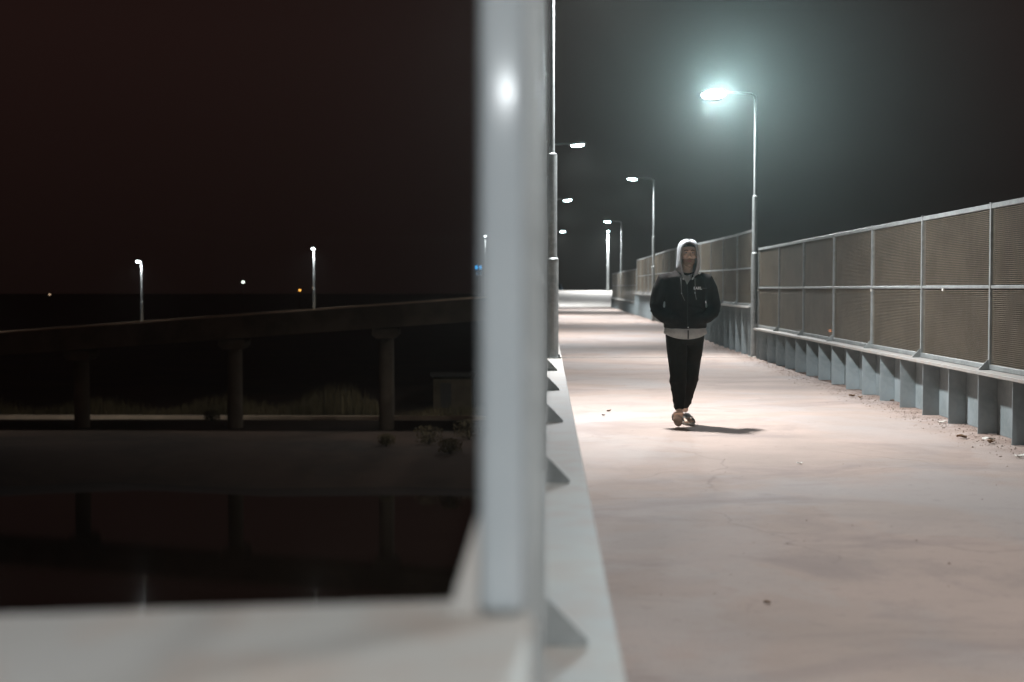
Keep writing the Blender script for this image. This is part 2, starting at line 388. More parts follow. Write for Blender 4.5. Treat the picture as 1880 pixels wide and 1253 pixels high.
# ------------------------------------------------------------------ street lamps
def lamp(X, Y, zg, H, arm, joints, label, group, big=False, power=1., lens='lens', radii=(.064, .048, .020), dirv=(1, 0), name='street_lamp', tilt=None):
    """stepped pole, arm along dirv and a flat luminaire; joints = heights where the tube narrows"""
    t = thing(name, (X, Y, zg), label, 'street lamp', group)
    j1, j2 = joints; r1, r2, r3 = radii
    bm = bmesh.new(); box(bm, -.09, .09, -.09, .09, 0, .012)
    for a, b in ((1, 1), (1, -1), (-1, 1), (-1, -1)): tube(bm, [(a*.07, b*.07, .01, .009), (a*.07, b*.07, .035, .009)], 6)
    build('base_plate', bm, M['galv'], t)
    bm = bmesh.new()
    tube(bm, [(0, 0, .012, r1), (0, 0, j1, r1)], 20); tube(bm, [(0, 0, j1+.0005, r1+.002), (0, 0, j1+.02, r2+.001)], 20)
    tube(bm, [(0, 0, j1+.021, r2), (0, 0, j2, r2)], 20); tube(bm, [(0, 0, j2+.0005, r2+.001), (0, 0, j2+.018, r3+.001)], 20)
    tube(bm, [(0, 0, j2+.019, r3+.003), (0, 0, H-.05, r3)], 16)
    o = build('pole', bm, M['galv'], t, smooth=False)
    d = Vector((dirv[0], dirv[1], 0))
    bm = bmesh.new()
    tube(bm, [(0, 0, H-.12, r3*.95), (*(d*.02+Vector((0, 0, H-.045))), r3*.95), (*(d*.09+Vector((0, 0, H-.005))), .018), (*(d*(arm-.2)+Vector((0, 0, H+.03))), .016)], 10)
    build('arm', bm, M['galv'], t, smooth=True)
    # luminaire
    hx = bpy.data.objects.new('luminaire', None)
    ang = math.atan2(d.y, d.x)
    bm = bmesh.new()
    pr = [(-.24, .035), (-.2, .055), (.12, .07), (.22, .045), (.23, .0), (-.22, 0)]
    prism(bm, pr, 'y', -.075, .075)
    sh = build('luminaire', bm, M['head'], t, (*(d*arm+Vector((0, 0, H-.01))),))
    sh.rotation_euler = tilt or (0, R(-4), ang)
    bevel(sh, .02, 3)
    bm = bmesh.new()
    if big: ball(bm, (0, 0, -.012), (.23, .10, .08), 20)
    elif lens == 'lens_far': ball(bm, (0, 0, -.04), (.17, .10, .075), 20)
    else: ball(bm, (0, 0, -.012), (.165, .062, .045), 20)
    ln = build('lens', bm, L[lens], sh, smooth=True)
    if power:
        ld = bpy.data.lights.new('lamp_light', 'SPOT'); ld.energy = LAMP_P*power; ld.color = LAMP_C
        ld.spot_size = R(165); ld.spot_blend = .9; ld.shadow_soft_size = .17
        lo = bpy.data.objects.new('lamp_light', ld); COL.objects.link(lo); lo.parent = sh; lo.location = (0, 0, -.12)
    return t
GR = 'street lamps along the walkway'
lamp(.045, 14.72, .592, 4.45, .52, (1.02, 2.1), 'lamp post closest on the left, its stepped pole rising out of the picture', GR, power=1.)
lamp(3.94, 27.3, 0, 5.02, .80, (1.98, 3.07), 'lamp with the large glaring head, right of the walker', GR, big=True, lens='big', dirv=(-1, 0), power=.8, tilt=(R(30), R(4), math.pi))
# added narrow spot at this head, aimed toward the viewer to imitate lens glare
ld = bpy.data.lights.new('added_glare_spot', 'SPOT'); ld.energy = LAMP_P*3.4; ld.color = (.66, .92, 1); ld.spot_size = R(13.5); ld.spot_blend = 1; ld.shadow_soft_size = .12
lo = bpy.data.objects.new('added_glare_spot', ld); COL.objects.link(lo); lo.location = (3.14, 27.1, 4.95)
lo.rotation_euler = (Vector((1.0, -2, 1.6))-lo.location).to_track_quat('-Z', 'Y').to_euler()
lamp(.03, 37, .05+.59, 4.4, .73, (1.1, 2.2), 'uppermost lit head reaching in from behind the close left pole', GR)
lamp(.03, 60.6, .14+.59, 4.35, .79, (1.1, 2.2), 'middle of the three lit heads beside the close left pole', GR)
lamp(.03, 93, gz(93), 4.85, .92, (1.9, 3), 'lowest of the three lit heads beside the close left pole', GR)
lamp(3.84, 52, g(52), 5.18, .78, (1.98, 3.07), 'lamp between the walker and the twin far lamps', GR, dirv=(-1, 0))
lamp(4.0, 78, g(78), 4.82, .75, (1.98, 3.07), 'far lamp whose arm reaches over the upper of two stacked heads', GR, dirv=(-1, 0))
lamp(4.63, 110.5, gz(110.5), 4.62, .5, (1.98, 3.07), 'farthest walkway lamp, standing on the crest with its head below another', GR, dirv=(0, -1), radii=(.10, .09, .07), power=2.)
lamp(.0, -3.4, 0, 5.05, .55, (1.6, 2.7), 'lamp just behind the viewer on the left', GR, power=.95)
lamp(3.94, 4.6, 0, 5.02, .80, (1.98, 3.07), 'lamp over the right foreground, outside the picture', GR, dirv=(-1, 0), power=.2)
lamp(.0, -23.3, 0, 5.05, .6, (1.6, 2.7), 'lamp far behind the viewer', GR, dirv=(-1, 0), power=.07, tilt=(R(-50), 0, math.pi))

# ------------------------------------------------------------------ viaduct on the left
def vz(x): return .78 - (-4-x)*.0725      # height of its top edge, ramping down to the left
vt = thing('footbridge', (-10.7, 94.3, -8), 'dim concrete footbridge ramp on round columns crossing behind the open gap at left', 'bridge')
vo = Vector((10.7, -94.3, 8))
x0, x1 = -60, -1.2
bm = bmesh.new()
prism(bm, [(x0, vz(x0)-1.55), (x1, vz(x1)-1.55), (x1, vz(x1)-.08), (x0, vz(x0)-.08)], 'y', 93, 95.6)
o = build('deck', bm, M['viad'], vt); o.location = vo
for yy in (92.96, 95.5):
    bm = bmesh.new(); prism(bm, [(x0, vz(x0)-.078), (x1, vz(x1)-.078), (x1, vz(x1)+.03), (x0, vz(x0)+.03)], 'y', yy, yy+.14)
    o = build('edge_rail', bm, M['edge'], vt); o.location = vo
for px in (-10.75, -20.9, -31.2, -41.5, -51.8):
    bm = bmesh.new(); zt = vz(px)-1.551
    tube(bm, [(px, 94.3, tz(px, 94.3)-.1, .52), (px, 94.3, zt-.72, .5)], 24)
    o = build('column', bm, M['viad'], vt, smooth=False); o.location = vo
    bm = bmesh.new(); prism(bm, [(px-.55, zt-.72), (px+.55, zt-.72), (px+.85, zt-.45), (px+.85, zt-.04), (px-.85, zt-.04), (px-.85, zt-.45)], 'y', 93.2, 95.4)
    q = build('capital', bm, M['viad'], o)
for i, (px, lab) in enumerate(((-26.9, 'leftmost lamp standing on the footbridge, over the open dark gap'), (-15.45, 'middle lamp on the footbridge, between the leftmost one and the near post'), (-4.05, 'footbridge lamp half veiled by the blurred edge of the near post'), (-38.4, 'footbridge lamp beyond the left edge of view'))):
    lamp(px, 93.6, vz(px)-.08, 4.1, .28, (1.4, 2.4), lab, 'lamps on the footbridge', dirv=(-.5, -.85) if i == 0 else (0, -1), lens='lens_far', power=.33, radii=(.085, .065, .05))

# low ground features
t = tag(None, None) if False else None
bm = bmesh.new()
box(bm, -110, 20, 100.2, 100.6, -8.2, -7.72)
rw = tag(build('kerb_wall', bm, M['edge']), 'long thin pale kerb running across the dark ground behind the footbridge columns', 'kerb')
bm = bmesh.new()
for i in range(9000):
    x = random.uniform(-60, -4); y = random.uniform(102.5, 107.5); h = random.uniform(.6, 1.7)*(1.15+.5*math.sin(x*.7))*(.6+.4*sstep((x+26)/8) if x < -12 else .35)
    a = random.uniform(0, 6.28); wd = random.uniform(.015, .04); lx, ly = random.uniform(-.25, .25), random.uniform(-.25, .25)
    dx, dy = math.cos(a)*wd, math.sin(a)*wd; z = -8.15
    v = [bm.verts.new(p) for p in ((x-dx, y-dy, z), (x+dx, y+dy, z), (x+dx*.6+lx*.5, y+dy*.6+ly*.5, z+h*.65), (x-dx*.6+lx*.5, y-dy*.6+ly*.5, z+h*.65), (x+lx, y+ly, z+h))]
    bm.faces.new(v[:4]); bm.faces.new((v[3], v[2], v[4]))
tag(build('reeds', bm, M['reed']), kind='stuff')
t = thing('shed', (-7.4, 110, -8), 'dim pale hut beyond the kerb, right of the footbridge column', 'shed')
bm = bmesh.new(); box(bm, -1.5, 1.5, 0, 2.4, -.3, 2.5); build('wall', bm, M['shed'], t)
bm = bmesh.new(); prism(bm, [(-.3, 2.501), (2.7, 2.501), (2.7, 2.6), (-.3, 2.85)], 'x', -1.7, 1.7); build('roof', bm, M['dark'], t)
bm = bmesh.new(); box(bm, -.95, -.1, -.04, -.003, .05, 2.0); d = build('door', bm, M['dark'], t)
bm = bmesh.new(); box(bm, -.2, -.16, -.08, -.041, 1., 1.12); build('handle', bm, M['galv'], d)
def bush(x, y, h, lab):
    t = thing('shrub', (x, y, tz(x, y)), lab, 'shrub', 'shrubs on the low bank')
    bm = bmesh.new(); fb = bmesh.new()
    for k in range(6):
        a = k*1.05+random.random(); r = h*.45
        tube(bm, [(0, 0, -.1, .03), (math.cos(a)*r*.5, math.sin(a)*r*.5, h*.45, .02), (math.cos(a)*r, math.sin(a)*r, h*.85, .008)], 5)
    build('stem', bm, M['dark'], t)
    for k in range(500):
        a = random.uniform(0, 6.28); q = random.random()**.5*h*.65*(1+.3*math.sin(3*a)); z = random.uniform(.12, 1)*h*(1-.35*(q/h)**2)
        p = Vector((math.cos(a)*q, math.sin(a)*q, z)); u = Vector((random.gauss(0, 1), random.gauss(0, 1), random.gauss(0, 1))).normalized()*.07
        v = u.orthogonal().normalized()*.04
        fb.faces.new([fb.verts.new(c) for c in (p-u, p+v, p+u, p-v)])
    build('foliage', fb, M['reed'], t)
for b in ((-7.2, 85, 1.2, 'low shrub on the bank below the right end of the footbridge'), (-5.6, 81, .9, 'small shrub nearest the water beside the near post'), (-4.9, 88, 1.3, 'shrub close under the footbridge next to the near post'), (-9.6, 84, .7, 'knee-high shrub just left of the lowest column'), (-23.6, 99, .8, 'small tuft rising over the pale kerb between two columns')):
    bush(*b)

# distant lights
def far_light(px, py, d, r, m, lab, nm='distant_lamp'):
    X = (px-1006)*d/F; z = CZ + (530-py)*d/F
    t = thing(nm, (X, d, -8), lab, 'distant light', 'distant lights')
    bm = bmesh.new(); tube(bm, [(0, 0, 0, .12), (0, 0, z+8-r, .07)], 8); build('pole', bm, M['dark'], t)
    bm = bmesh.new(); ball(bm, (0, 0, z+8), (r, r, r*.8), 12); build('globe', bm, L[m], t, smooth=True)
far_light(444, 518, 300, .30, 'pale', 'small whitish light between the two left footbridge lamps')
far_light(549, 533, 320, .26, 'warm', 'tiny amber light just left of the middle footbridge lamp')
far_light(574, 528, 320, .24, 'dim', 'tiny dim light touching the middle footbridge lamp pole')
far_light(84, 541, 320, .2, 'dim', 'faintest tiny light at the far left')
far_light(1521, 607, 200, .2, 'orange', 'orange light glowing through the lower fence mesh at right')
t = thing('lit_sign', ((880-1006)*300/F, 300, -8), 'small blue lit sign beside the blurred post edge', 'sign')
bm = bmesh.new(); tube(bm, [(0, .2, 0, .15), (0, .2, 14.5, .1)], 8); build('mast', bm, M['dark'], t)
zc = CZ+8+(530-491)*300/F
for dx, zz, m in ((-.5, zc, 'blue'), (.42, zc, 'blue'), (-.3, zc-1.3, 'blued'), (.5, zc-1.3, 'blued')):
    bm = bmesh.new(); box(bm, dx-.34, dx+.3, -.05, .05, zz-.4, zz+.36); bevel(build('sign_panel', bm, L[m], t), .04, 2)

# ------------------------------------------------------------------ car beyond the crest
ct = thing('parked_car', (.42, 121, gz(121)), 'pale blue car just over the crest, half hidden by the close left pole', 'car')
bm = bmesh.new()
sec = [(-2.1, .35, .62, .72), (-2.0, .3, .78, .84), (-1.1, .25, .92, .87), (-.35, .25, 1.38, .66), (.9, .25, 1.42, .66), (1.7, .28, 1.0, .82), (2.1, .38, .75, .78)]
rows = []
for y, zb, zt_, hw in sec:
    rows.append([bm.verts.new(p) for p in ((-.86 if abs(y) < 2 else -.78, y, zb), (-.87 if abs(y) < 2 else -.8, y, min(.88, zt_-.05)), (-hw, y, zt_), (hw, y, zt_), (.87 if abs(y) < 2 else .8, y, min(.88, zt_-.05)), (.86 if abs(y) < 2 else .78, y, zb))])
for a, b in zip(rows, rows[1:]):
    for k in range(6): bm.faces.new((a[k], a[(k+1) % 6], b[(k+1) % 6], b[k]))
bm.faces.new(rows[0]); bm.faces.new(rows[-1][::-1])
bevel(build('body', bm, M['car'], ct, smooth=False), .04, 2)
bm = bmesh.new(); v = [bm.verts.new(p) for p in ((-.72, -1.0, .98), (.72, -1.0, .98), (.6, -.42, 1.36), (-.6, -.42, 1.36))]; bm.faces.new(v)
o = build('windscreen', bm, M['glass'], ct); s = o.modifiers.new('s', 'SOLIDIFY'); s.thickness = .03; s.offset = 1
for sx in (-1, 1):
    bm = bmesh.new(); ball(bm, (sx*.6, -2.05, .68), (.14, .05, .07), 12); build('headlight', bm, L['beam'], ct, smooth=True)
    for y in (-1.35, 1.35):
        bm = bmesh.new(); tube(bm, [(sx*.70, y, .31, .31), (sx*.89, y, .31, .31)], 20); wh = build('wheel', bm, M['tyre'], ct)
        bm = bmesh.new(); tube(bm, [(sx*.88, y, .31, .19), (sx*.9, y, .31, .18)], 16); build('rim', bm, M['galv'], wh)

# ------------------------------------------------------------------ the walker
PX, PY = 1.305, 13.57
P = thing('person', (PX, PY, 0), 'man walking, hands in pockets, black jacket over pale grey hood, black trousers, grey slides', 'person')
hx = .03
# body: one continuous skin
bm = bmesh.new()
ball(bm, (hx, .01, 1.655), (.074, .095, .108), 24)
ball(bm, (hx, -.022, 1.585), (.058, .062, .07), 20)                       # jaw
tube(bm, [(hx, -.078, 1.655, .008), (hx, -.094, 1.625, .013), (hx, -.104, 1.606, .017, .013)], 10)   # nose
ball(bm, (hx-.014, -.09, 1.604), (.010, .012, .008), 10); ball(bm, (hx+.014, -.09, 1.604), (.010, .012, .008), 10)
ball(bm, (hx, -.072, 1.672), (.052, .018, .012), 12)                      # brow
ball(bm, (hx-.04, -.055, 1.615), (.024, .028, .022), 10); ball(bm, (hx+.04, -.055, 1.615), (.024, .028, .022), 10)
ball(bm, (hx, -.072, 1.535), (.022, .02, .018), 10)                       # chin
for s in (-1, 1): ball(bm, (hx+s*.077, .01, 1.63), (.012, .024, .034), 10)   # ears
tube(bm, [(hx, .01, 1.60, .052), (.015, .015, 1.49, .056), (.005, .02, 1.42, .075), (0, .02, 1.36, .12)], 16)
tube(bm, [(0, .02, 1.44, .10, .07), (0, .02, 1.38, .17, .09), (0, .01, 1.25, .16, .10), (0, 0, 1.08, .14, .095), (0, 0, .95, .155, .10), (0, .01, .84, .15, .1)], 20)
for s in (-1, 1):
    tube(bm, [(s*.16, .02, 1.38, .055), (s*.235, .03, 1.28, .045), (s*.275, .045, 1.15, .038), (s*.24, -.02, 1.08, .034), (s*.165, -.09, 1.03, .026)], 12)
    ball(bm, (s*.135, -.095, 1.02), (.032, .016, .026), 12)
    for k, (dz, ln) in enumerate(((.018, .055), (.006, .066), (-.007, .062), (-.019, .048))):
        tube(bm, [(s*.115, -.096, 1.02+dz, .0085), (s*(.115-ln*.6), -.10, 1.015+dz, .008), (s*(.115-ln), -.092, 1.008+dz, .007)], 8)
    tube(bm, [(s*.14, -.1, 1.04, .01), (s*.115, -.112, 1.055, .009), (s*.095, -.112, 1.058, .008)], 8)
FRONT = dict(hip=(-.085, .0, .86), knee=(-.075, -.11, .48), ank=(-.066, -.165, .115))
REAR = dict(hip=(.085, .02, .86), knee=(.062, .06, .49), ank=(.02, .235, .125))
for lg in (FRONT, REAR):
    h_, k_, a_ = (Vector(lg[q]) for q in ('hip', 'knee', 'ank'))
    tube(bm, [(*h_, .085), (*(h_.lerp(k_, .5)), .07), (*k_, .052), (*(k_.lerp(a_, .3)), .052), (*(k_.lerp(a_, .75)), .034), (*a_, .033)], 14)
# front foot, heel down and toes lifted; rear foot flat
a_ = Vector(FRONT['ank'])
tube(bm, [(-.066, -.135, .07, .032), (-.068, -.18, .072, .034, .036), (-.08, -.26, .105, .038, .028), (-.092, -.345, .142, .044, .018)], 12)
for k in range(5): tube(bm, [(-.13+k*.019, -.345, .142, .011), (-.132+k*.019, -.385+.006*abs(k-3), .162, .010)], 8)
tube(bm, [(.02, .265, .065, .032), (.022, .23, .07, .034, .036), (.035, .15, .055, .038, .026), (.048, .07, .042, .043, .016)], 12)
for k in range(5): tube(bm, [(.012+k*.019, .07, .04, .011), (.014+k*.019, .03+.006*abs(k-1), .036, .0105)], 8)
body = remesh('body', bm, .0065, 3, M['skin'], P)
# face details
hairb = bmesh.new(); ball(hairb, (hx, .018, 1.672), (.080, .098, .104), 20)
for v in list(hairb.verts):
    if v.co.z < 1.66 and v.co.y < .0: v.co.y = max(v.co.y, -.0)
    if v.co.z < 1.60: v.co.z = 1.60
    if v.co.y < -.02 and v.co.z < 1.712: v.co.z = 1.712
build('hair', hairb, M['hair'], P, smooth=True)
for s in (-1, 1):
    b_ = bmesh.new(); ball(b_, (hx+s*.031, -.0765, 1.648), (.0145, .009, .0065), 12); e = build('eye', b_, M['white'], P, smooth=True)
    b_ = bmesh.new(); ball(b_, (hx+s*.031, -.0845, 1.648), (.006, .0025, .006), 10); build('iris', b_, M['hair'], e, smooth=True)
    b_ = bmesh.new(); tube(b_, [(hx+s*.012, -.0895, 1.667, .004), (hx+s*.03, -.088, 1.673, .0052), (hx+s*.05, -.074, 1.666, .003)], 8); build('eyebrow', b_, M['hair'], P, smooth=True)
b_ = bmesh.new(); ball(b_, (hx, -.0875, 1.573), (.024, .008, .0045), 12); ball(b_, (hx, -.0865, 1.565), (.021, .009, .0055), 12); build('lips', b_, M['lip'], P, smooth=True)
# beard: thin shell round the jaw and over the lip
b_ = bmesh.new()
ball(b_, (hx, -.021, 1.583), (.0605, .0655, .0725), 26)
ball(b_, (hx, -.0738, 1.5355), (.0235, .0215, .0195), 12)
for f in [f for f in b_.faces if f.calc_center_median().z > 1.593 or f.calc_center_median().y > .02]: b_.faces.remove(f)
for v in [v for v in b_.verts if not v.link_faces]: b_.verts.remove(v)
tube(b_, [(hx-.028, -.082, 1.578, .004), (hx-.014, -.0925, 1.588, .0045), (hx, -.095, 1.59, .004), (hx+.014, -.0925, 1.588, .0045), (hx+.028, -.082, 1.578, .004)], 8)
o = build('beard', b_, M['beard'], P, smooth=True)

# trousers
bm = bmesh.new()
tube(bm, [(0, .0, .95, .17, .11), (0, .005, .90, .185, .125), (0, .01, .84, .185, .13), (0, .01, .78, .165, .12)], 24)
for lg, o1 in ((FRONT, -1), (REAR, 1)):
    h_, k_, a_ = (Vector(lg[q]) for q in ('hip', 'knee', 'ank'))
    up = a_+Vector((0, 0, .055)) if lg is FRONT else a_+Vector((0, -.01, .05))
    tube(bm, [(h_.x*1.05, h_.y, .88, .098, .115), (*(h_.lerp(k_, .3)), .098, .108), (*(h_.lerp(k_, .65)), .086, .092), (*k_, .077, .08), (*(k_.lerp(a_, .12)), .080, .082), (*(k_.lerp(a_, .45)), .064, .068), (*(k_.lerp(a_, .75)), .050, .054), (*up, .042, .045)], 20)
    # gathers above the cuff and behind the knee
    for q, rr in ((.14, .083), (.34, .073), (.62, .06), (.78, .052)):
        c = k_.lerp(a_, q); ball(bm, (c.x+o1*.006, c.y-.004, c.z), (rr, rr, .012), 14)
    for q, rr in ((.12, .102), (.5, .094), (.82, .084)):
        c = h_.lerp(k_, q); ball(bm, (c.x+o1*.003, c.y, c.z), (rr, rr*1.05, .014), 14)
tr = remesh('trousers', bm, .0085, 3, M['trousers'], P)
# side stripe piping, cream, as in the photo near the front knee
b_ = bmesh.new(); tube(b_, [(-.150, -.10, .47, .0035), (-.157, -.11, .44, .0035), (-.148, -.12, .405, .0035)], 6); build('knee_tag', b_, M['cord'], tr)

# hem of the grey hoodie under the jacket
b_ = bmesh.new(); n = 48; rings = []
for zi, (ztop, hw, hd) in enumerate(((.955, .192, .132), (.925, .200, .14), (.90, .203, .143), (0, .205, .145), (0, .198, .138))):
    ring = []
    for k in range(n):
        a = 2*math.pi*k/n; x = hw*math.cos(a); y = hd*math.sin(a)
        low = .832 + .052*abs(math.cos(a))**2.2 + (.012 if y > 0 else 0)
        z = ztop if ztop else (low if zi == 3 else low+.002)
        z = max(z, low)
        rip = 1+.012*math.sin(a*9+zi)
        ring.append(b_.verts.new((x*rip, y*rip, z)))
    rings.append(ring)
for a, b in zip(rings, rings[1:]):
    for k in range(n): b_.faces.new((a[k], a[(k+1) % n], b[(k+1) % n], b[k]))
hm = build('hoodie_hem', b_, M['hem'], P, smooth=True); s = hm.modifiers.new('s', 'SOLIDIFY'); s.thickness = .006
b_ = bmesh.new(); box(b_, .008, .02, -.158, -.143, .836, .918); build('zip', b_, M['zipm'], hm)

# jacket
bm = bmesh.new()
tube(bm, [(0, .0, .925, .182, .128), (0, .0, .945, .205, .15), (0, .0, 1.0, .205, .155), (0, .0, 1.1, .19, .15), (0, .0, 1.22, .19, .145), (0, .01, 1.32, .205, .135), (0, .015, 1.385, .215, .12), (.004, .05, 1.43, .165, .085), (.008, .06, 1.465, .11, .06)], 32)
for s in (-1, 1):
    ex = .272 if s < 0 else .280
    tube(bm, [(s*.13, .02, 1.41, .06, .06), (s*.195, .02, 1.385, .078, .085), (s*.238, .03, 1.30, .074, .08), (s*.262, .04, 1.22, .068, .074), (s*ex, .045, 1.145, .064, .070), (s*(ex-.018), .01, 1.085, .062, .064), (s*.205, -.06, 1.04, .056, .058), (s*.15, -.11, 1.02, .05, .045)], 20)
    for zz, xx, yy, rr in ((1.33, .232, .03, .081), (1.255, .252, .035, .077), (1.185, .268, .042, .073), (1.11, .268, .03, .071)):
        ball(bm, (s*xx, yy, zz), (rr, rr*1.04, .013), 14, Matrix.Rotation(s*.25, 3, 'Y'))
    ball(bm, (s*.115, -.12, 1.03), (.07, .045, .055), 14)
# folds across the chest and belly
for k in range(5):
    z = 0.99+.05*k; x = .05*math.sin(k*2.3)
    tube(bm, [(x-.13, -.11, z+.02, .006), (x, -.142-.004*math.sin(k), z, .013), (x+.12, -.115, z+.03*math.sin(k*1.7), .006)], 8)
# gathered hem band
tube(bm, [(0, 0, .918, .188, .134), (0, 0, .95, .196, .14)], 32)
jk = remesh('jacket', bm, .0085, 3, M['jacket'], P)
jb = BVHTree.FromPolygons([v.co.copy() for v in jk.data.vertices], [tuple(p.vertices) for p in jk.data.polygons])
def onj(x, z, lift=.003):
    h = jb.ray_cast(Vector((x, -1, z)), Vector((0, 1, 0)))
    return Vector((x, (h[0].y if h[0] else -.12)-lift, z))
# V neck: grey tee and skin between the open collar
def patch(name, pts, m, lift, th, parent=P):
    b_ = bmesh.new(); v = [b_.verts.new(onj(x, z, lift)) for x, z in pts]
    f = b_.faces.new(v); bmesh.ops.triangulate(b_, faces=[f])
    o = build(name, b_, m, parent); s = o.modifiers.new('s', 'SOLIDIFY'); s.thickness = th; s.offset = 0
    return o
tee = [(-.048, 1.452), (-.034, 1.42), (-.012, 1.385), (.004, 1.346), (.02, 1.375), (.044, 1.41), (.062, 1.452), (.03, 1.436), (.006, 1.432), (-.02, 1.437)]
patch('tee_shirt', tee, M['hem'], .012, .006)
# hood
lev = [(1.782, .012, .02, .03), (1.776, .045, .06, .028), (1.76, .072, .09, .025), (1.735, .090, .108, .02), (1.70, .100, .118, .02), (1.65, .106, .122, .018), (1.60, .109, .122, .015), (1.555, .112, .12, .012), (1.51, .114, .118, .01), (1.475, .105, .108, .01), (1.445, .092, .105, .012), (1.42, .082, .108, .012)]
def opening(z):
    pts = [(1.752, 0), (1.745, .03), (1.725, .055), (1.69, .072), (1.64, .080), (1.58, .081), (1.53, .076), (1.49, .068), (1.455, .058), (1.42, .046), (1.38, .03)]
    if z >= pts[0][0]: return 0
    for (a, b), (c, d) in zip(pts, pts[1:]):
        if c <= z <= a: return b+(d-b)*(a-z)/(a-c)
    return pts[-1][1]
b_ = bmesh.new(); rows = []; edge = []
fine = []
for (a, b) in zip(lev, lev[1:]):
    for k in range(3):
        t_ = k/3; fine.append(tuple(a[i]+(b[i]-a[i])*t_ for i in range(4)))
fine.append(lev[-1])
mm = 40
for z, W, D, cy in fine:
    op = min(opening(z), W*.93); th0 = math.asin(op/W)
    row = []
    for k in range(mm+1):
        th = th0 + (2*math.pi-2*th0)*k/mm
        wr = 1+.012*math.sin(th*7+z*30)
        row.append(b_.verts.new((hx*.9+W*math.sin(th)*wr, cy-D*math.cos(th)*wr, z - (.0 if op == 0 else .0))))
    rows.append(row)
    if op > 0: edge.append((row[0].co.copy(), row[-1].co.copy()))
for a, b in zip(rows, rows[1:]):
    for k in range(mm): b_.faces.new((a[k], a[k+1], b[k+1], b[k]))
b_.faces.new([v for v in rows[0][:-1]])
bmesh.ops.remove_doubles(b_, verts=b_.verts, dist=.0006)
hd = build('hood', b_, M['grey'], P, smooth=True); s = hd.modifiers.new('s', 'SOLIDIFY'); s.thickness = .008; s.offset = -1
# rolled rim round the opening, ending on the chest
R_ = [e[0] for e in edge]; Lf = [e[1] for e in edge]
path = [Vector((-.03, onj(-.03, 1.40).y-.008, 1.40))]+Lf[::-1]+R_+[Vector((.055, onj(.055, 1.40).y-.008, 1.40))]
path = [path[i] for i in range(0, len(path), 1)]
b_ = bmesh.new(); tube(b_, [(*p, .0085) for p in path], 8); build('hood_rim', b_, M['grey'], P, smooth=True)
# seam on top of the hood
b_ = bmesh.new(); tube(b_, [(hx-.03, -.062, 1.766, .003), (hx, -.05, 1.776, .004), (hx+.012, -.06, 1.772, .003)], 6); build('hood_fold', b_, M['cord'], hd)
# drawstrings
for pts in ([(-.045, 1.455), (-.052, 1.40), (-.05, 1.32), (-.048, 1.265), (-.032, 1.225), (-.018, 1.195)], [(.075, 1.455), (.08, 1.40), (.081, 1.33), (.079, 1.27), (.085, 1.24), (.092, 1.205)]):
    b_ = bmesh.new(); tube(b_, [(*onj(x, z, .006), .0032) for x, z in pts], 6); d = build('drawstring', b_, M['cord'], P, smooth=True)
    x, z = pts[3]; b_ = bmesh.new(); ball(b_, onj(x, z, .008), (.006, .005, .008), 8); build('cord_stop', b_, M['grey'], d)
# jacket zip line and stud
b_ = bmesh.new(); tube(b_, [(*onj(.008+.002*math.sin(k), 1.34-.05*k, .002), .003) for k in range(9)], 6); build('jacket_zip', b_, M['zipm'], jk)
b_ = bmesh.new(); ball(b_, onj(.014, .945, .004), (.006, .004, .006), 10); build('stud', b_, M['letter'], jk)
# chest lettering
def text(name, body_, size, x, z, m, parent, ext=.0015):
    c = bpy.data.curves.new(name, 'FONT'); c.body = body_; c.size = size; c.extrude = ext; c.offset = size*.035
    t_ = bpy.data.objects.new('tmp', c); COL.objects.link(t_)
    dg = bpy.context.evaluated_depsgraph_get(); dg.update()
    me = bpy.data.meshes.new_from_object(t_.evaluated_get(dg)); bpy.data.objects.remove(t_)
    for v in me.vertices:
        q = onj(x+v.co.x, z+v.co.y, .004); v.co = Vector((q.x, q.y-v.co.z, q.z))
    me.materials.clear()
    return link_mesh(name, me, m, parent)
text('lettering', 'EARL', .036, .066, 1.302, M['letter'], jk)
b_ = bmesh.new()
for k in range(5):
    a, c = onj(.147+.011*k, 1.309), onj(.154+.011*k, 1.317)
    box(b_, a.x, c.x, a.y-.001, a.y+.002, a.z, c.z)
build('small_print', b_, M['faint'], jk)
# slides (open sandals)
def slide(ctr, pitch, yaw, sole_m, up_m):
    """ctr = where the heel of the sole touches down"""
    rot = Matrix.Translation(Vector(ctr)) @ Matrix.Rotation(yaw, 4, 'Z') @ Matrix.Rotation(pitch, 4, 'X')
    b_ = bmesh.new(); out = []
    L_ = .285
    for k in range(40):
        a = 2*math.pi*k/40; y = math.sin(a); x = math.cos(a)
        wdt = .041+.012*sstep((-y+.2)/1.2)
        out.append((x*wdt*(1 if abs(y) < .9 else 1), -L_/2+y*L_/2))
    A = [b_.verts.new(rot @ Vector((x, y, 0))) for x, y in out]; B = [b_.verts.new(rot @ Vector((x*1.04, y, .028+.012*sstep((y+.1)/.12)))) for x, y in out]
    b_.faces.new(A[::-1]); b_.faces.new(B)
    for k in range(40): b_.faces.new((A[k], A[(k+1) % 40], B[(k+1) % 40], B[k]))
    s_ = build('slide', b_, sole_m, P)
    bevel(s_, .006, 3)
    b_ = bmesh.new(); rows = []
    for j, y in enumerate((-.115, -.145, -.175, -.20, -.215)):
        hh = (.088, .080, .072, .062, .056)[j]
        rows.append([b_.verts.new(rot @ Vector((math.cos(math.pi*k/14)*.054, y+.012*math.sin(math.pi*k/14), .018+hh*math.sin(math.pi*k/14)**.7))) for k in range(15)])
    for a, b in zip(rows, rows[1:]):
        for k in range(14): b_.faces.new((a[k], a[k+1], b[k+1], b[k]))
    o = build('strap', b_, up_m, s_, smooth=True); m = o.modifiers.new('s', 'SOLIDIFY'); m.thickness = .007
slide((-.070, -.115, .004), R(-24), R(-8), M['sole'], M['sandal'])
